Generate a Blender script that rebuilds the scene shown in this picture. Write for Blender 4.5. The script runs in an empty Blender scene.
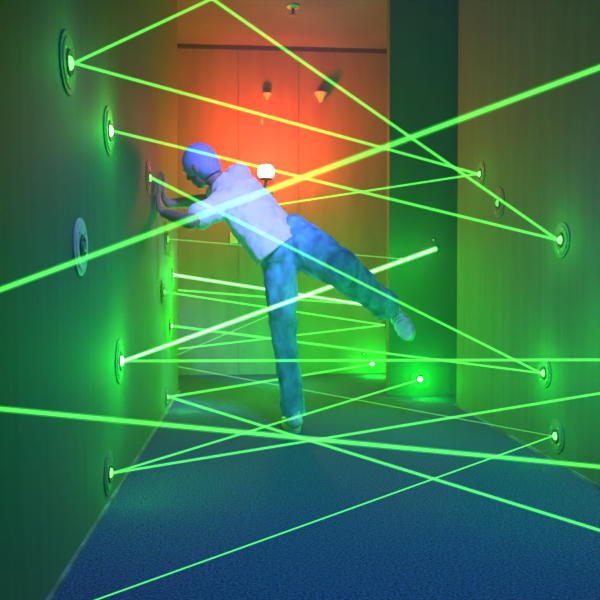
import bpy, bmesh, math, random
from mathutils import Vector, Matrix, noise, Quaternion
random.seed(7)
scene = bpy.context.scene
COL = scene.collection
PI = math.pi

# ------------------------------------------------------------------ camera
F_PX = 700.0
CAM = Vector((0, 0, 0.8))
yaw = math.atan(54 / F_PX)
pitch = -math.atan(16 / math.hypot(F_PX, 54))
cam_data = bpy.data.cameras.new('camera')
cam_data.sensor_width = 36
cam_data.lens = F_PX / 600 * 36
cam_data.clip_start = 0.02
cam = bpy.data.objects.new('camera', cam_data)
COL.objects.link(cam)
cam.location = CAM
cam.rotation_euler = (PI / 2 + pitch, 0, -yaw)
scene.camera = cam
R3 = cam.rotation_euler.to_matrix()

def ray(px, py):
    return R3 @ Vector(((px - 300) / F_PX, -(py - 300) / F_PX, -1.0))
def at_y(px, py, Y):
    d = ray(px, py); return CAM + d * (Y / d.y)
def at_x(px, py, X):
    d = ray(px, py); return CAM + d * (X / d.x)
def at_z(px, py, Z):
    d = ray(px, py); return CAM + d * ((Z - CAM.z) / d.z)

XL = at_z(62, 578, 0).x            # left wall plane
XR = at_z(565, 468, 0).x           # right wall plane
YLE = at_x(178, 300, XL).y         # far end of left wall
YRE = at_x(457, 300, XR).y         # far end of right wall
YP = at_x(457, 300, XR).y + 0.42   # front face of the far right partition
YB = 6.2                           # back wall
ZC = at_y(280, 47, YB).z           # ceiling
XPE = at_y(389, 300, YP).x         # left edge of partition
XREC = XL - 0.75                   # left side of the recess
print('dims', XL, XR, YLE, YRE, YP, ZC, XPE)

# ------------------------------------------------------------------ materials
def new_mat(name):
    m = bpy.data.materials.new(name); m.use_nodes = True
    nt = m.node_tree
    return m, nt, nt.nodes['Principled BSDF']
def mat(name, col, rough=0.6, metal=0.0, spec=0.5, noise_scale=None, noise_amt=0.15, bump=0.0, bump_scale=60, stretch=None, detail=3):
    m, nt, b = new_mat(name)
    b.inputs['Base Color'].default_value = (*col, 1)
    b.inputs['Roughness'].default_value = rough
    b.inputs['Metallic'].default_value = metal
    b.inputs['Specular IOR Level'].default_value = spec
    if noise_scale or bump:
        tc = nt.nodes.new('ShaderNodeTexCoord'); mp = nt.nodes.new('ShaderNodeMapping')
        nt.links.new(tc.outputs['Object'], mp.inputs['Vector'])
        if stretch: mp.inputs['Scale'].default_value = stretch
    if noise_scale:
        n = nt.nodes.new('ShaderNodeTexNoise'); n.inputs['Scale'].default_value = noise_scale; n.inputs['Detail'].default_value = detail
        nt.links.new(mp.outputs[0], n.inputs['Vector'])
        r = nt.nodes.new('ShaderNodeValToRGB')
        r.color_ramp.elements[0].position = 0.3; r.color_ramp.elements[1].position = 0.7
        r.color_ramp.elements[0].color = (*[c * (1 - noise_amt) for c in col], 1)
        r.color_ramp.elements[1].color = (*[min(1, c * (1 + noise_amt)) for c in col], 1)
        nt.links.new(n.outputs['Fac'], r.inputs['Fac']); nt.links.new(r.outputs[0], b.inputs['Base Color'])
    if bump:
        n2 = nt.nodes.new('ShaderNodeTexNoise'); n2.inputs['Scale'].default_value = bump_scale; n2.inputs['Detail'].default_value = 4
        nt.links.new(mp.outputs[0], n2.inputs['Vector'])
        bp = nt.nodes.new('ShaderNodeBump'); bp.inputs['Strength'].default_value = bump; bp.inputs['Distance'].default_value = 0.01
        nt.links.new(n2.outputs['Fac'], bp.inputs['Height']); nt.links.new(bp.outputs[0], b.inputs['Normal'])
    return m
def emit_mat(name, col, s):
    m, nt, b = new_mat(name)
    b.inputs['Base Color'].default_value = (*col, 1)
    b.inputs['Emission Color'].default_value = (*col, 1)
    b.inputs['Emission Strength'].default_value = s
    return m
def beam_mat(name, col):
    """Light added to whatever lies behind it, as a laser beam in haze."""
    m, nt, b = new_mat(name)
    out = nt.nodes['Material Output']; nt.nodes.remove(b)
    t = nt.nodes.new('ShaderNodeBsdfTransparent'); e = nt.nodes.new('ShaderNodeEmission'); a = nt.nodes.new('ShaderNodeAddShader')
    e.inputs['Color'].default_value = (*col, 1); e.inputs['Strength'].default_value = 1.0
    nt.links.new(t.outputs[0], a.inputs[0]); nt.links.new(e.outputs[0], a.inputs[1]); nt.links.new(a.outputs[0], out.inputs['Surface'])
    return m

M_WALL_L = mat('painted_board_left', (0.125, 0.165, 0.135), 0.75, noise_scale=4, noise_amt=0.10, stretch=(1, 6, .4), bump=0.10, bump_scale=40)
M_WALL_R = mat('painted_board_right', (0.125, 0.165, 0.12), 0.75, noise_scale=4, noise_amt=0.12, stretch=(1, 6, .4), bump=0.10, bump_scale=40)
M_BACK = mat('painted_board_back', (0.28, 0.24, 0.19), 0.7, noise_scale=3, noise_amt=0.12, stretch=(3, 1, .6), bump=0.08, bump_scale=30)
M_CEIL = mat('ceiling_paint', (0.18, 0.16, 0.14), 0.85, noise_scale=2.5, noise_amt=0.15)
M_CARPET = mat('blue_carpet', (0.065, 0.12, 0.26), 0.95, spec=0.1, noise_scale=130, noise_amt=0.75, bump=0.8, bump_scale=170, detail=2)
M_TRIM = mat('pale_edge_trim', (0.16, 0.2, 0.25), 0.5, noise_scale=9, noise_amt=0.6, stretch=(1, 1, 1))
M_DARKTRIM = mat('dark_trim', (0.05, 0.05, 0.05), 0.6)
M_RING = mat('pale_grey_flange', (0.72, 0.66, 0.58), 0.45, metal=0.0, noise_scale=25, noise_amt=0.12)
M_METAL = mat('brushed_flange', (0.20, 0.20, 0.16), 0.6, metal=0.0, spec=.25, noise_scale=25, noise_amt=0.12)
M_DARK = mat('black_housing', (0.06, 0.06, 0.05), 0.5)
M_SCREW = mat('screw_steel', (0.6, 0.6, 0.6), 0.3, metal=1.0)
M_LENS_OFF = mat('unlit_lens', (0.30, 0.33, 0.30), 0.12)
M_SPOTCONE = mat('pale_lamp_shell', (0.80, 0.82, 0.62), 0.5)
M_LENS = emit_mat('lit_green_lens', (0.16, 1.0, 0.14), 3.5)
M_LENS_HOT = emit_mat('hot_green_lens', (0.45, 1.0, 0.45), 14.0)
M_LENS_DIM = emit_mat('dim_green_lens', (0.15, 1.0, 0.15), 0.8)
M_REDLAMP = emit_mat('red_lamp_glow', (1.0, 0.42, 0.33), 9.0)
M_CORE = beam_mat('laser_core', (0.06, 0.45, 0.05))
M_SLEEVE = beam_mat('laser_edge', (0.004, 0.16, 0.003))
M_CORE_HOT = beam_mat('bright_laser_core', (0.40, 1.0, 0.40))
M_SLEEVE_HOT = beam_mat('bright_laser_edge', (0.01, 0.28, 0.01))
M_CORE_DIM = beam_mat('faint_laser_core', (0.045, 0.19, 0.035))
M_SLEEVE_DIM = beam_mat('faint_laser_edge', (0.002, 0.03, 0.002))

M_SKIN = mat('skin', (0.34, 0.22, 0.17), 0.55, noise_scale=30, noise_amt=0.06)
M_SHIRT = mat('white_cotton', (0.82, 0.82, 0.86), 0.85, noise_scale=14, noise_amt=0.05, bump=0.35, bump_scale=22)
M_JEANS = mat('blue_denim', (0.14, 0.46, 0.66), 0.9, noise_scale=16, noise_amt=0.45, stretch=(1, 1, .45), bump=0.5, bump_scale=24)
M_SHOE = mat('white_shoe', (0.85, 0.88, 0.88), 0.5, noise_scale=30, noise_amt=0.08)
M_SOLE = mat('shoe_sole', (0.55, 0.6, 0.58), 0.7)
M_CAP = mat('pale_cap_cloth', (0.40, 0.36, 0.95), 0.85, noise_scale=20, noise_amt=0.08)
M_EYE = mat('eye_white', (0.8, 0.8, 0.78), 0.2)
M_LACE = mat('lace', (0.5, 0.5, 0.5), 0.8)

# ------------------------------------------------------------------ mesh helpers
def link(name, bm, m, parent=None, smooth=False):
    me = bpy.data.meshes.new(name)
    bmesh.ops.recalc_face_normals(bm, faces=bm.faces)
    bm.to_mesh(me); bm.free()
    for mm in (m if isinstance(m, (list, tuple)) else [m]): me.materials.append(mm)
    if smooth:
        for p in me.polygons: p.use_smooth = True
    o = bpy.data.objects.new(name, me); COL.objects.link(o)
    if parent is not None: o.parent = parent
    return o
def add_box(bm, lo, hi, bevel=0.0):
    r = bmesh.ops.create_cube(bm, size=1.0)
    lo, hi = Vector(lo), Vector(hi)
    for v in r['verts']:
        v.co = Vector([lo[i] + (v.co[i] + .5) * (hi[i] - lo[i]) for i in range(3)])
    if bevel:
        es = list({e for v in r['verts'] for e in v.link_edges})
        bmesh.ops.bevel(bm, geom=es, offset=bevel, segments=2, affect='EDGES')
def add_lathe(bm, prof, mtx=Matrix(), n=40, close=True):
    """profile [(r, z)] revolved about z"""
    rings = []
    for r, z in prof:
        if r < 1e-6: rings.append([bm.verts.new(mtx @ Vector((0, 0, z)))])
        else: rings.append([bm.verts.new(mtx @ Vector((r * math.cos(2 * PI * k / n), r * math.sin(2 * PI * k / n), z))) for k in range(n)])
    for a, b in zip(rings, rings[1:]):
        for k in range(n):
            k2 = (k + 1) % n
            if len(a) == 1 and len(b) == 1: continue
            if len(a) == 1: bm.faces.new((a[0], b[k], b[k2]))
            elif len(b) == 1: bm.faces.new((a[k], a[k2], b[0]))
            else: bm.faces.new((a[k], a[k2], b[k2], b[k]))
def structure(o):
    o['kind'] = 'structure'; return o
def box_struct(name, lo, hi, m):
    bm = bmesh.new(); add_box(bm, lo, hi)
    return structure(link(name, bm, m))
def tag(o, label, cat, group=None):
    o['label'] = label; o['category'] = cat
    if group: o['group'] = group
    return o
def empty(name, loc, rot=None):
    o = bpy.data.objects.new(name, None); COL.objects.link(o)
    o.location = loc
    o.empty_display_size = 0.05
    if rot is not None: o.rotation_mode = 'QUATERNION'; o.rotation_quaternion = rot
    return o

# ------------------------------------------------------------------ room
Y0 = -0.9
box_struct('floor', (XREC - .1, Y0, -.1), (XR + .9, YB + .1, 0), M_CARPET)
box_struct('ceiling', (XREC - .1, Y0, ZC), (XR + .9, YB + .1, ZC + .1), M_CEIL)
box_struct('wall_left', (XL - .10, Y0, 0), (XL, YLE, ZC), M_WALL_L)
box_struct('wall_recess_left', (XREC - .1, YLE - .1, 0), (XREC, YB, ZC), M_WALL_L)
box_struct('wall_recess_near', (XREC, YLE - .1, 0), (XL - .10, YLE, ZC), M_WALL_L)
box_struct('wall_right', (XR, Y0, 0), (XR + .10, YRE, ZC), M_WALL_R)
box_struct('wall_partition', (XPE, YP, 0), (XR + .9, YP + .10, ZC), M_WALL_R)
box_struct('wall_right_far', (XR + .8, YRE - .1, 0), (XR + .9, YP, ZC), M_WALL_R)
box_struct('wall_right_return', (XR + .1, YRE - .1, 0), (XR + .8, YRE, ZC), M_WALL_R)
box_struct('wall_rear', (XL - .1, Y0 - .1, 0), (XR + .1, Y0, ZC), M_WALL_L)
box_struct('wall_back', (XREC - .1, YB, 0), (XR + .9, YB + .1, ZC), M_BACK)
# dark strip where back wall meets ceiling
box_struct('trim_1', (XREC, YB - .02, ZC - .035), (XR + .3, YB, ZC), M_DARKTRIM)
# thin pale strips at the foot of both side walls
box_struct('baseboard_left', (XL, Y0, 0), (XL + .012, YLE, .012), M_TRIM)
box_struct('baseboard_right', (XR - .012, Y0, 0), (XR, YRE, .012), M_TRIM)
# panel seams on the back wall: thin battens
def seam(n, px):
    p = at_y(px, 200, YB).x
    box_struct('trim_%d' % n, (p - .012, YB - .010, .02), (p + .012, YB, ZC - .035), M_BACK)
seam(2, 240); seam(3, 297)
# horizontal panel joint
pz = at_y(300, 193, YB).z
# ------------------------------------------------------------------ laser ports
def quat_z_to(n):
    return Vector((0, 0, 1)).rotation_difference(Vector(n))
def make_port(name, loc, normal, label, lens='lit', r=0.088, small=False, spin=0.0):
    """round wall plate with a dark socket and a lens; local z leaves the wall"""
    root = empty(name, loc, quat_z_to(normal) @ Quaternion((0, 0, 1), spin))
    if small:
        r = r if r != 0.088 else 0.03
    bm = bmesh.new()
    ri = r * .44
    add_lathe(bm, [(ri, 0), (ri, .006), (ri + .003, .008), (r * .80, .008), (r * .81, .0055), (r * .985, .005), (r, .0035), (r, 0), (ri, 0)])
    fl = link('flange', bm, M_RING if lens == 'off' else M_METAL, root)
    if not small: fl.data.polygons.foreach_set('use_smooth', [False] * len(fl.data.polygons))
    bm = bmesh.new()
    add_lathe(bm, [(0, .001), (ri * .995, .001), (ri * .995, .008), (ri * .90, .012), (ri * .76, .012), (ri * .70, .004), (0, .004)])
    link('socket', bm, M_DARK, root, True)
    lm = {'lit': M_LENS, 'hot': M_LENS_HOT, 'dim': M_LENS_DIM, 'off': M_LENS_OFF}[lens]
    bm = bmesh.new()
    rl = ri * .50
    add_lathe(bm, [(rl, .0045), (rl, .010), (rl * .85, .014), (rl * .5, .017), (0, .018)], n=24)
    link('lens', bm, lm, root, True)
    if not small:
        for k in range(4):
            a = PI / 4 + k * PI / 2
            bm = bmesh.new()
            T = Matrix.Translation((math.cos(a) * r * .66, math.sin(a) * r * .66, .008))
            add_lathe(bm, [(0, 0), (.0055, 0), (.005, .002), (0, .0032)], T, n=12)
            link('screw', bm, M_SCREW, root, True)
    tag(root, label, 'laser port', 'round laser ports on the walls')
    return root

L_, R_, B_ = (1, 0, 0), (-1, 0, 0), (0, -1, 0)
def lw(px, py): return at_x(px, py, XL)
def rw(px, py): return at_x(px, py, XR)
def pw(px, py): return at_y(px, py, YP)
def bw(px, py): return at_y(px, py, YB) - Vector((0, .0005, 0))
P = {
 'A': (lw(67, 63), L_, 'lit', 'glowing round laser port highest on the left wall, throwing two beams'),
 'B': (lw(108, 131), L_, 'hot', 'brightly flaring round laser port second highest on the left wall'),
 'C': (lw(148, 178), L_, 'lit', 'reddish-lit round port on the left wall just left of the hand'),
 'D': (lw(80, 247), L_, 'off', 'unlit pale grey ring port on the left wall, with no beam'),
 'E': (lw(119, 361), L_, 'hot', 'round port with widest green flare on the left wall, source of the thick bright beam'),
 'F': (lw(166, 239), L_, 'dim', 'narrow-looking port on the left wall just below the person\'s hands'),
 'G': (lw(162, 292), L_, 'dim', 'dim port low beside a bright flare, on the left wall near its far end'),
 'H': (lw(172, 275), L_, 'hot', 'small bright flaring port at the far end of the left wall, above the dim one'),
 'I': (lw(170, 326), L_, 'hot', 'bright port near the far end of the left wall, below the dim one'),
 'J': (lw(166, 397), L_, 'lit', 'lowest port near the far end of the left wall, close to the floor'),
 'K': (lw(108, 473), L_, 'lit', 'lowest and nearest lit port on the left wall, above the floor edge'),
 'L': (rw(481, 174), R_, 'lit', 'orange-rimmed lit port highest on the right wall, where two beams meet'),
 'M': (rw(499, 203), R_, 'dim', 'dim orange-rimmed port on the right wall with no beam'),
 'N': (rw(562, 240), R_, 'lit', 'lit port on the right wall where two steep beams meet at mid height'),
 'O': (rw(545, 373), R_, 'lit', 'lit port on the right wall below mid height at the beam crossing'),
 'P': (rw(557, 436), R_, 'lit', 'lowest lit port on the right wall, just above the floor'),
}
RAD = {'L': .075, 'N': .078, 'O': .07, 'G': .075, 'H': .055, 'I': .06, 'J': .06, 'K': .08, 'M': .085, 'P': .075, 'F': .1}
for k, (loc, n, lens, lab) in P.items():
    make_port('laser_port', loc, n, lab, lens, r=RAD.get(k, .088), spin=random.uniform(0, .6))
Q = {
 'Q': (pw(435, 249), B_, 'lit', 'small port on the far dark green partition ending the thick bright beam'),
 'Q2': (pw(401, 259), B_, 'lit', 'small port at the left edge of the green partition, above the raised foot'),
 'R': (pw(420, 379), B_, 'hot', 'very bright low port on the far green partition near the floor'),
 'S': (bw(372, 364), B_, 'hot', 'bright low port on the back wall beside the green partition'),
 'T': (bw(384, 325), B_, 'dim', 'small dim port on the back wall where two beams meet in a V'),
 'U': (bw(379, 307), B_, 'dim', 'dim port on the back wall hidden behind the raised leg'),
 'W': (bw(364, 354), B_, 'lit', 'tiny lit port on the back wall, up left of the bright low one'),
 'X': (pw(433, 240), B_, 'dim', 'tiny faint port on the green partition, just above the end of the thick beam'),
}
for k, (loc, n, lens, lab) in Q.items():
    if k == 'U': continue
    make_port('mirror_port', loc, n, lab, lens, small=True, r={'R': .072, 'S': .065}.get(k, .03)).scale = (.7 if k in 'WX' else 1,) * 3
VC = at_z(212, -4, ZC)
make_port('mirror_port', VC, (0, 0, -1), 'ceiling port at the top edge of the picture where two beams meet', 'lit')

# ------------------------------------------------------------------ beams
def make_beam(a, b, ra, rb, label, power='mid'):
    a, b = Vector(a), Vector(b)
    d = b - a; L = d.length
    root_rot = quat_z_to(d.normalized())
    bm = bmesh.new()
    n = 10
    def tube(s, mi):
        rings = [[bm.verts.new((s * rr * math.cos(2 * PI * k / n), s * rr * math.sin(2 * PI * k / n), z)) for k in range(n)] for rr, z in ((ra, 0), (rb, L))]
        for k in range(n):
            f = bm.faces.new((rings[0][k], rings[0][(k + 1) % n], rings[1][(k + 1) % n], rings[1][k])); f.material_index = mi; f.smooth = True
        f = bm.faces.new(rings[0]); f.material_index = mi
        f = bm.faces.new(rings[1]); f.material_index = mi
    tube(1.0, 0); tube(.55, 1)
    mats = {'mid': [M_SLEEVE, M_CORE], 'hot': [M_SLEEVE_HOT, M_CORE_HOT], 'dim': [M_SLEEVE_DIM, M_CORE_DIM]}[power]
    o = link('laser_beam', bm, mats); o['kind'] = 'thing'
    o.rotation_mode = 'QUATERNION'; o.rotation_quaternion = root_rot; o.location = a
    tag(o, label, 'laser beam', 'green laser beams crossing the corridor')
    return o
OUT = .0195
def PT(k):
    t = P.get(k) or Q.get(k)
    return Vector(t[0]) + Vector(t[1]) * (OUT if k in P else .012)
def rec(px, py):   # end on the recess' left wall, hidden behind the left wall's far edge
    return at_x(px, py, XREC)
def wpx(p, w):     # radius for a width of w pixels at point p
    return w * .56 * (p - CAM).y / F_PX
def beam(a, b, wa, wb, label, power='mid'):
    make_beam(a, b, wpx(a, wa), wpx(b, wb), label, power)
VCp = VC + Vector((0, 0, -OUT))
beam(PT('A'), VCp, 3.6, 3.4, 'beam rising from the highest left wall port to the top edge of the picture')
beam(PT('A'), PT('L'), 3.6, 3.2, 'beam from the highest left wall port sloping down to the orange-rimmed right wall port')
beam(VCp, PT('N'), 3.8, 3.4, 'steep beam from the top edge down right to the mid height right wall port')
beam(PT('B'), PT('N'), 3.2, 3.6, 'beam from the brightly flaring left port passing over the person\'s head to the right wall')
beam(at_x(-60, 312, XL), rw(690, 34), 6.5, 7.5, 'thickest beam crossing in front of the person, lower left to upper right', 'mid')
beam(PT('C'), PT('O'), 4.0, 3.0, 'beam slanting from beside the hand across shirt and raised leg to the right wall')
beam(PT('L'), bw(262, 207), 2.6, 2.2, 'short beam from the orange-rimmed right port to behind the person\'s back')
beam(PT('F'), PT('Q2'), 2.0, 2.0, 'thin nearly level beam passing behind the person\'s waist', 'dim')
beam(PT('H'), bw(379, 307), 3.8, 3.4, 'beam from the small bright far left port running behind both legs', 'hot')
beam(rec(99, 284), bw(376, 305.5), 2.4, 2.4, 'beam emerging past the left wall end just under the small bright port\'s beam')
beam(PT('G'), PT('T'), 2.4, 2.2, 'upper side of the V of beams meeting behind the raised leg')
beam(rec(99, 358), PT('T'), 2.0, 2.2, 'lower side of the V of beams meeting behind the raised leg')
beam(PT('I'), PT('O'), 3.0, 2.6, 'gently sloping beam from the far left bright port to the right wall crossing')
beam(rec(99, 388.5), bw(284, 309), 1.8, 1.8, 'thin rising beam under the thick bright one, left of the standing leg', 'dim')
beam(PT('E'), PT('Q'), 4.6, 5.6, 'thick bright white-green beam from the widest flare up to the green partition', 'hot')
beam(PT('E'), rw(690, 359.6), 3.2, 3.6, 'level beam from the widest flare across the standing leg to the right edge')
beam(PT('J'), PT('S'), 3.0, 2.4, 'beam from the low far left port rising slightly behind the standing leg')
beam(PT('J'), rw(896, 622), 3.2, 4.4, 'beam from the low far left port running down to the lower right edge')
beam(PT('K'), rw(690, 378.6), 2.8, 3.2, 'beam from the lowest left port rising gently to the right edge')
beam(PT('K'), PT('R'), 2.6, 2.4, 'beam from the lowest left port to the very bright low port on the partition')
beam(at_x(-60, 403, XL), rw(690, 475.5), 6.4, 5.4, 'thick beam crossing low over the floor from the left edge to the right edge')
beam(at_x(-13, 639, XL), PT('P'), 1.9, 1.9, 'thin lone beam rising from the bottom edge over the carpet to the lowest right port')
beam(rec(99, 352), PT('P'), 1.9, 1.5, 'faint beam low over the floor to the lowest right port', 'dim')

# ------------------------------------------------------------------ red lamp and small fittings on the back wall
LD = .42
lp = at_y(266, 172, YB - LD)
lamp = empty('warning_lamp', (lp.x, YB, lp.z))
bm = bmesh.new(); add_box(bm, (-.07, -.03, -.12), (.07, 0, .06), .006); link('mounting_plate', bm, M_DARK, lamp)
bm = bmesh.new(); add_box(bm, (-.012, -LD, -.085), (.012, -.028, -.065), .004); link('bracket', bm, M_DARK, lamp)
T = Matrix.Translation((0, -LD, 0))
bm = bmesh.new(); add_lathe(bm, [(0, -.066), (.045, -.066), (.05, -.062), (.05, -.052), (.045, -.050), (0, -.050)], T, n=32); link('lamp_base', bm, M_DARK, lamp, True)
bm = bmesh.new(); add_lathe(bm, [(0, -.05), (.044, -.05), (.064, -.035), (.070, -.01), (.068, .02), (.056, .045), (.035, .058), (0, .062)], T, n=32); link('lamp_dome', bm, M_REDLAMP, lamp, True)
tag(lamp, 'glowing red warning lamp on the back wall beside the person\'s shoulder', 'lamp')

def wall_spot(px, py, s, label):
    p = bw(px, py)
    r = empty('wall_spotlight', p)
    r.scale = (s, s, s)
    bm = bmesh.new(); add_lathe(bm, [(0, 0), (.045, 0), (.045, .008), (0, .008)], Matrix.Rotation(PI / 2, 4, 'X'), n=24); link('wall_plate', bm, M_METAL, r, True)
    bm = bmesh.new(); add_lathe(bm, [(0, -.075), (.018, -.07), (.028, -.045), (.075, .03), (.078, .04), (.070, .04), (.022, -.035), (0, -.04)], Matrix.Translation((0, -.082, 0)), n=28)
    link('lamp_shade', bm, M_SPOTCONE, r, True)
    bm = bmesh.new(); add_box(bm, (-.008, -.09, -.062), (.008, -.004, -.048), .002); link('arm', bm, M_METAL, r)
    tag(r, label, 'wall light')
wall_spot(267, 97, .5, 'smaller of two pale cone wall lights, inside the red glow')
wall_spot(320, 98, .75, 'larger of two pale cone wall lights, to the right of the red glow')
def stud(px, py, name, label, cat, sx, sz, m):
    bm = bmesh.new(); add_box(bm, (-sx, -.02, -sz), (sx, 0, sz), .004)
    add_lathe(bm, [(0, 0), (sx * .6, 0), (sx * .5, .008), (0, .01)], Matrix.Translation((0, -.019, 0)) @ Matrix.Rotation(PI / 2, 4, 'X'), n=12)
    o = link(name, bm, m); o.location = bw(px, py); tag(o, label, cat)
stud(262, 121, 'pale_stud', 'tiny pale upright fitting on the back wall above the red lamp', 'fitting', .010, .03, M_SPOTCONE)  # tiny pale box for a light mark of unknown kind
stud(234, 238, 'pale_plate', 'small pale plate on the back wall, left of the shirt hem', 'switch', .035, .05, M_SPOTCONE)  # plain pale box for a small white item left unidentified
# ceiling fitting
c = at_z(293, 6, ZC)
sp = empty('ceiling_fitting', c)
bm = bmesh.new(); add_lathe(bm, [(0, 0), (.05, 0), (.045, -.012), (.02, -.02), (0, -.02)], n=24); link('rose', bm, M_SPOTCONE, sp, True)
bm = bmesh.new(); add_lathe(bm, [(0, -.02), (.012, -.02), (.012, -.06), (.03, -.066), (.03, -.07), (0, -.07)], n=20); link('sprinkler_head', bm, M_METAL, sp, True)
tag(sp, 'small pale sprinkler fitting on the ceiling at the top of the picture', 'ceiling fitting')

# ------------------------------------------------------------------ person
class Soup:
    """plain vertex and face lists that blobs are appended to"""
    def __init__(self): self.v = []; self.f = []
_SPH = {}
def _sphere(seg):
    if seg not in _SPH:
        rg = max(6, seg * 2 // 3); vs = [(0, 0, 1)]
        for i in range(1, rg):
            th = PI * i / rg
            vs += [(math.sin(th) * math.cos(2 * PI * k / seg), math.sin(th) * math.sin(2 * PI * k / seg), math.cos(th)) for k in range(seg)]
        vs.append((0, 0, -1)); fs = []
        for k in range(seg):
            k2 = (k + 1) % seg
            fs.append((0, 1 + k, 1 + k2))
            for i in range(rg - 2):
                a = 1 + i * seg; fs.append((a + k, a + seg + k, a + seg + k2, a + k2))
            a = 1 + (rg - 2) * seg; fs.append((a + k, len(vs) - 1, a + k2))
        _SPH[seg] = (vs, fs)
    return _SPH[seg]
def blob(bm, c, ax, ay, az, frame=None, seg=14):
    """ellipsoid; frame columns = local axes"""
    vs, fs = _sphere(seg); n0 = len(bm.v)
    M = (frame if frame is not None else Matrix.Identity(3)) @ Matrix.Diagonal((ax, ay, az))
    c = Vector(c)
    bm.v.extend([(M @ Vector(p) + c)[:] for p in vs])
    bm.f.extend([tuple(q + n0 for q in f) for f in fs])
def link_soup(name, so, m, parent):
    me = bpy.data.meshes.new(name); me.from_pydata(so.v, [], so.f); me.materials.append(m)
    for p in me.polygons: p.use_smooth = True
    o = bpy.data.objects.new(name, me); COL.objects.link(o); o.parent = parent
    return o
def chain(bm, pts, step=.4, seg=14):
    """pts [(pos, r)] round tapered limb through points"""
    for (a, ra), (b, rb) in zip(pts, pts[1:]):
        a, b = Vector(a), Vector(b); L = (b - a).length
        n = max(1, int(L / (min(ra, rb) * step)) + 1)
        for i in range(n + 1):
            t = i / n; r = ra + (rb - ra) * t
            blob(bm, a.lerp(b, t), r, r, r, seg=seg)
def flat_chain(bm, pts, side, step=.35, seg=20):
    """pts [(pos, half width along side, half depth)]"""
    for (a, wa, da), (b, wb, db) in zip(pts, pts[1:]):
        a, b = Vector(a), Vector(b); up = (b - a).normalized()
        s = (Vector(side) - up * up.dot(Vector(side))).normalized(); dpt = up.cross(s)
        Fm = Matrix((s, dpt, up)).transposed()
        n = max(2, int((b - a).length / (min(da, db) * step)) + 1)
        for i in range(n + 1):
            t = i / n
            w = wa + (wb - wa) * t; d = da + (db - da) * t
            blob(bm, a.lerp(b, t), w, d, d * .8, Fm, seg)
def fuse(name, bm, m, parent, voxel=.008, smooth=6, cuts=(), wrinkle=0.0, wscale=(9, 9, 9)):
    me = bpy.data.meshes.new(name + '_raw'); me.from_pydata(bm.v, [], bm.f)
    o = bpy.data.objects.new(name + '_raw', me); COL.objects.link(o)
    rm = o.modifiers.new('r', 'REMESH'); rm.mode = 'VOXEL'; rm.voxel_size = voxel; rm.adaptivity = 0
    sm = o.modifiers.new('s', 'SMOOTH'); sm.factor = .5; sm.iterations = smooth
    dg = bpy.context.evaluated_depsgraph_get(); dg.update()
    me2 = bpy.data.meshes.new_from_object(o.evaluated_get(dg))
    bpy.data.objects.remove(o); bpy.data.meshes.remove(me)
    b2 = bmesh.new(); b2.from_mesh(me2); bpy.data.meshes.remove(me2)
    if wrinkle:
        b2.normal_update()
        for v in b2.verts:
            q = Vector((v.co.x * wscale[0], v.co.y * wscale[1], v.co.z * wscale[2]))
            v.co += v.normal * wrinkle * (noise.noise(q) + .5 * noise.noise(q * 2.3))
    for co, no in cuts:
        g = list(b2.verts) + list(b2.edges) + list(b2.faces)
        r = bmesh.ops.bisect_plane(b2, geom=g, plane_co=co, plane_no=no, clear_outer=True)
        es = [e for e in r['geom_cut'] if isinstance(e, bmesh.types.BMEdge)]
        bmesh.ops.edgeloop_fill(b2, edges=es)
    return link(name, b2, m, parent, True)

J = dict(
  pelvis=at_y(281, 249, 3.84), waist=at_y(262, 226, 3.86), chest=at_y(241, 200, 3.90),
  neck=at_y(219, 182, 3.93), head=at_y(200, 166, 3.93),
  shL=at_y(221, 205, 3.80), shR=at_y(238, 176, 4.02),
  elL=at_y(191, 222, 3.62), elR=at_y(208, 200, 4.22),
  hipL=at_y(280, 262, 3.83), hipR=at_y(291, 238, 3.88),
  knL=at_y(284, 338, 3.82), anL=at_y(294, 412, 3.79),
  knR=at_y(341, 270, 3.69), anR=at_y(386, 306, 3.88))
J['wrL'] = Vector((XL + .055, 3.90, at_x(163, 212, XL + .055).z))
J['wrR'] = Vector((XL + .055, 4.12, at_x(168, 203, XL + .055).z))
person = empty('person', (J['anL'].x, J['anL'].y, 0))
tag(person, 'person in white T-shirt and blue jeans leaning on the left wall, one leg raised behind', 'person')
person_off = Matrix.Translation(-Vector(person.location))
def to_local(o):
    o.data.transform(person_off)

bm = Soup()
# torso, neck
sh_axis = (J['shR'] - J['shL']).normalized()
flat_chain(bm, [(J['pelvis'], .14, .095), (J['waist'], .125, .085), (J['chest'], .155, .10), (J['chest'].lerp(J['neck'], .6), .12, .07)], sh_axis)
chain(bm, [(J['chest'].lerp(J['neck'], .5), .062), (J['neck'], .056), (J['neck'].lerp(J['head'], .45), .054)])
# legs inside the jeans
for k in 'LR':
    chain(bm, [(J['hip' + k], .078), (J['kn' + k], .05), (J['an' + k], .036)], step=.5)
# arms: tapering
for k in 'LR':
    sh, el, wr = J['sh' + k], J['el' + k], J['wr' + k]
    chain(bm, [(sh, .052), (sh.lerp(el, .5), .045), (el, .037), (el.lerp(wr, .3), .038), (wr, .025)], step=.4)
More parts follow.
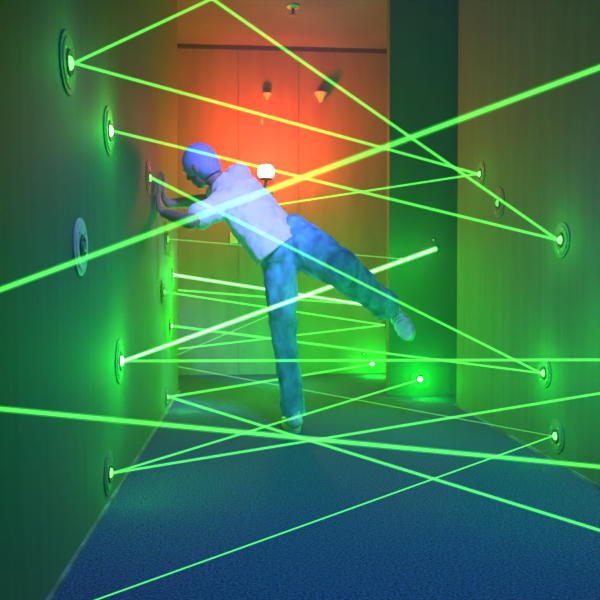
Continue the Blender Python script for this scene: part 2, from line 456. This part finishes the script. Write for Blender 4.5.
# hands flat on the wall, fingers up
def hand(wr, up_y, thumb_side):
    up = Vector((0, up_y, 1)).normalized(); n = Vector((-1, 0, 0)); s = up.cross(n).normalized()
    px_ = XL + .016
    base = Vector((px_ + .012, wr.y, wr.z)) + up * .025
    kn = []
    for i, (off, ln) in enumerate(((-.030, .072), (-.010, .082), (.011, .076), (.031, .060))):
        off *= -thumb_side
        k0 = Vector((px_ + .006, 0, 0)) + Vector((0, base.y, base.z)) + s * off + up * (.075 - abs(i - 1) * .004)
        kn.append(k0)
        chain(bm, [(wr, .022), (base + s * off * .7, .016), (k0, .0125)], step=.5, seg=10)
        d = (up + s * off * 5.0).normalized()
        m1 = k0 + d * ln * .45 + Vector((.008, 0, 0)); m2 = k0 + d * ln * .78 + Vector((.004, 0, 0)); tip = k0 + d * ln
        m1.x = max(m1.x, XL + .014)
        tip.x = XL + .0095
        chain(bm, [(k0, .0105), (m1, .0092), (m2, .0085), (tip, .0078)], step=.5, seg=10)
    t0 = base + s * (.024 * thumb_side) + up * .012
    t1 = t0 + (s * thumb_side * .8 + up * .7).normalized() * .040; t1.x = px_ + .008
    t2 = t1 + (s * thumb_side * .45 + up).normalized() * .032; t2.x = XL + .011
    chain(bm, [(t0, .016), (t1, .0118), (t2, .009)], step=.5, seg=10)
hand(J['wrL'], -.05, -1)
hand(J['wrR'], .12, 1)
# head: local frame
hup = (J['head'] - J['neck']).normalized() * .75 + Vector((0, 0, .55)); hup.normalize()
face = Vector((-.80, .50, -.45)); face = (face - hup * face.dot(hup)).normalized()
ear = hup.cross(face).normalized()
HF = Matrix((ear, face, hup)).transposed()
hc = J['head']
def hp(x, y, z): return hc + HF @ Vector((x, y, z))
def hb(x, y, z, a, b, c_, seg=16): blob(bm, hp(x, y, z), a, b, c_, HF, seg)
hb(0, -.012, .025, .076, .095, .088, 24)      # skull
hb(0, .022, -.035, .058, .066, .075, 20)      # face
hb(0, .050, -.088, .030, .030, .024)          # chin
hb(0, .080, .022, .050, .014, .012)           # brow
for s in (-1, 1):
    hb(.034 * s, .062, -.030, .020, .020, .020)   # cheek
    hb(.079 * s, -.008, -.012, .010, .020, .031)  # ear
chain(bm, [(hp(0, .084, .010), .008), (hp(0, .102, -.024), .012)], seg=10)   # nose
hb(.010, .094, -.030, .009, .010, .008, 8); hb(-.010, .094, -.030, .009, .010, .008, 8)
hb(0, .083, -.058, .024, .010, .0055, 12); hb(0, .081, -.068, .020, .010, .006, 12)
body = fuse('body', bm, M_SKIN, person, voxel=.0055, smooth=3)
to_local(body)
for s in (-1, 1):
    bm = Soup(); blob(bm, hp(.030 * s, .071, .000), .0125, .0125, .0105, HF, 14)
    o = link_soup('eye', bm, M_EYE, person); to_local(o)
# cap (close fitting, covers the skull down to the nape)
bm = Soup()
blob(bm, hp(0, -.012, .022), .084, .103, .100, HF, 28)
blob(bm, hp(0, -.040, -.020), .078, .072, .085, HF, 24)
cap = fuse('cap', bm, M_CAP, person, voxel=.008, smooth=4, cuts=[(hp(0, .070, 0), face), (hp(0, 0, -.078), -hup)], wrinkle=.003)
to_local(cap)
# T-shirt
spine = (J['chest'] - J['pelvis']).normalized()
bm = Soup()
flat_chain(bm, [(J['pelvis'].lerp(J['waist'], -.45), .205, .135), (J['waist'], .185, .125), (J['chest'], .178, .125), (J['chest'].lerp(J['neck'], .55), .130, .085), (J['chest'].lerp(J['neck'], .85), .075, .070)], sh_axis)
for k in 'LR':
    sh, el = J['sh' + k], J['el' + k]
    chain(bm, [(J['chest'].lerp(sh, .5), .09), (sh, .074), (sh.lerp(el, .40), .070), (sh.lerp(el, .66), .070)], step=.35, seg=16)
shirt = fuse('t_shirt', bm, M_SHIRT, person, voxel=.008, smooth=5, wrinkle=.010, wscale=(14, 10, 10),
             cuts=[(J['pelvis'].lerp(J['waist'], .0), -((J['waist'] - J['pelvis']).normalized()))])
to_local(shirt)
# jeans
bm = Soup()
flat_chain(bm, [(J['waist'].lerp(J['pelvis'], .25), .150, .105), (J['pelvis'], .165, .118)], sh_axis)
chain(bm, [(J['pelvis'], .12), (J['hipL'], .100), (J['hipL'].lerp(J['knL'], .35), .090), (J['knL'], .072), (J['knL'].lerp(J['anL'], .6), .064), (J['anL'] + Vector((0, 0, -.05)), .068)], seg=18)
shinR = (J['anR'] - J['knR']).normalized()
chain(bm, [(J['pelvis'], .12), (J['hipR'], .128), (J['hipR'].lerp(J['knR'], .4), .126), (J['knR'], .104), (J['knR'].lerp(J['anR'], .6), .084), (J['anR'] + shinR * .03, .082)], seg=18)
jeans = fuse('jeans', bm, M_JEANS, person, voxel=.008, smooth=5, wrinkle=.013, wscale=(15, 15, 9),
             cuts=[(Vector((0, 0, .085)), Vector((0, 0, -1))), (J['anR'] + shinR * .025, shinR)])
to_local(jeans)
# shoes
def shoe(ank, heel_dir_down, toe_dir, W=1.15):
    dn = Vector(heel_dir_down).normalized(); td = Vector(toe_dir); td = (td - dn * td.dot(dn)).normalized(); sd = dn.cross(td)
    Fm = Matrix((sd, td, -dn)).transposed()
    def sp_(x, y, z): return ank + Fm @ Vector((x, y, z))
    bm = Soup()
    for t, w, h, z in ((-.055, .034, .050, -.035), (-.03, .037, .055, -.03), (0, .038, .05, -.035), (.05, .040, .036, -.048), (.10, .045, .028, -.056), (.145, .044, .024, -.060), (.18, .034, .019, -.064)):
        blob(bm, sp_(0, t, z), w * W, .042, h * .75, Fm, 16)
    blob(bm, sp_(0, -.012, -.005), .046, .052, .06, Fm, 16)
    up = fuse('shoe', bm, M_SHOE, person, voxel=.006, smooth=4, cuts=[(sp_(0, 0, -.078), dn)])
    to_local(up)
    bm = bmesh.new()
    n = 28; rings = []
    for z, g in ((-.076, 1.0), (-.080, 1.04), (-.098, 1.04), (-.100, 1.0)):
        ring = []
        for k in range(n):
            a = 2 * PI * k / n
            y = .062 + .142 * g * math.sin(a); w = (.040 + .010 * math.sin(a)) * g * W
            ring.append(bm.verts.new(sp_(w * math.cos(a), y, z)))
        rings.append(ring)
    for a, b in zip(rings, rings[1:]):
        for k in range(n): bm.faces.new((a[k], a[(k + 1) % n], b[(k + 1) % n], b[k]))
    bm.faces.new(rings[0]); bm.faces.new(rings[-1])
    o = link('sole', bm, M_SOLE, up, False); to_local(o)
    for q in range(4):
        bm = Soup()
        y = .03 + q * .022; z = -.012 - q * .0075
        chain(bm, [(sp_(-.024, y, z - .006), .0035), (sp_(0, y, z + .004), .0035), (sp_(.024, y, z - .006), .0035)], step=.8, seg=6)
        o = link_soup('lace', bm, M_LACE, up); to_local(o)
    return up
shoe(Vector((J['anL'].x, J['anL'].y, .100)), (0, 0, -1), (-.10, 1, 0))
shoe(J['anR'] + shinR * .035, shinR, Vector((.22, -.75, -.60)))

# ------------------------------------------------------------------ lights
def light(name, kind, loc, energy, color, radius=.1, target=None, **kw):
    d = bpy.data.lights.new(name, kind); d.energy = energy; d.color = color
    if kind in ('POINT', 'SPOT'): d.shadow_soft_size = radius
    for k, v in kw.items(): setattr(d, k, v)
    o = bpy.data.objects.new(name, d); COL.objects.link(o); o.location = loc
    if target is not None:
        o.rotation_mode = 'QUATERNION'
        o.rotation_quaternion = (Vector(target) - Vector(loc)).to_track_quat('-Z', 'Y')
    return o
G = (0, 1.0, .02)
# the flares of the ports
def flare(k, e, d=.16, r=.03, col=G):
    t = P.get(k) or Q.get(k)
    light('port_flare', 'POINT', Vector(t[0]) + Vector(t[1]) * d, e, col, r)
flare('E', 6, .17); flare('B', 2.2, .10); flare('A', .7, .10); flare('H', 9, .15); flare('I', 5, .14)
flare('R', 6, .15); flare('S', 10, .22); flare('N', 1.2, .12); flare('O', 2.4, .12); flare('P', .4, .10)
flare('K', .35, .12); flare('J', 1.2, .12); flare('Q2', 2.5, .25); flare('L', .3, .1)
pr = rw(630, 350)
light('port_flare', 'POINT', pr + Vector((-.17, 0, 0)), 6.5, G, .05)
# added green fill lamps, standing in for light the beams scatter
light('green_fill', 'POINT', (.80, 4.3, .6), 19.0, G, .5)
light('green_fill', 'POINT', (.30, 5.5, .35), 36.0, G, .4)
light('green_fill', 'POINT', (.65, 2.9, .8), .7, (.01, 1.0, .55), .5)
light('green_fill', 'POINT', (.95, 3.65, .35), 4.5, (0, 1.0, .12), .3)
light('green_fill', 'POINT', (.0, 4.75, .45), 9.0, G, .3)
# red lamp
light('red_lamp_light', 'POINT', (lp.x, lp.y - .05, lp.z + .16), 58.0, (1.0, .022, .010), .09)
light('red_lamp_light', 'SPOT', (lp.x, lp.y - .02, lp.z + .10), 75.0, (1.0, .02, .010), .09, target=(lp.x + .05, YB, lp.z + .30), spot_size=math.radians(140), spot_blend=.6)
# black-light over the corridor, then a spot added for the person
light('blue_spot', 'SPOT', (.45, 1.5, ZC - .1), 225.0, (.12, .16, 1.0), .12, target=(.45, 2.6, 0), spot_size=math.radians(80), spot_blend=.9)
light('blue_spot', 'SPOT', (.55, 1.8, ZC - .1), 700.0, (.26, .24, 1.0), .12, target=(.02, 3.8, 1.3), spot_size=math.radians(26), spot_blend=.8)  # added narrow spot that brightens shirt and cap; no fixture of its own
# haze filling the corridor
HZ = bpy.data.materials.new('haze'); HZ.use_nodes = True
hn = HZ.node_tree; hn.nodes.remove(hn.nodes['Principled BSDF'])
vs = hn.nodes.new('ShaderNodeVolumeScatter'); vs.inputs['Color'].default_value = (1, 1, 1, 1); vs.inputs['Density'].default_value = .024; vs.inputs['Anisotropy'].default_value = 0.0
hn.links.new(vs.outputs[0], hn.nodes['Material Output'].inputs['Volume'])
bm = bmesh.new(); add_box(bm, (XREC - .05, Y0 - .05, -.05), (XR + .85, YB + .05, ZC + .05))
hz = link('haze', bm, HZ); hz['kind'] = 'stuff'; tag(hz, 'thin haze filling the corridor and showing up the beams', 'haze')

w = bpy.data.worlds.new('world'); scene.world = w; w.use_nodes = True
w.node_tree.nodes['Background'].inputs[0].default_value = (.3, .5, .5, 1)
w.node_tree.nodes['Background'].inputs[1].default_value = .008

# ------------------------------------------------------------------ view
scene.view_settings.view_transform = 'Standard'
scene.view_settings.look = 'None'
scene.view_settings.exposure = 0
scene.view_settings.gamma = 1
scene.view_settings.use_curve_mapping = False
scene.cycles.use_denoising = True
scene.cycles.sample_clamp_indirect = 4
scene.cycles.transparent_max_bounces = 64
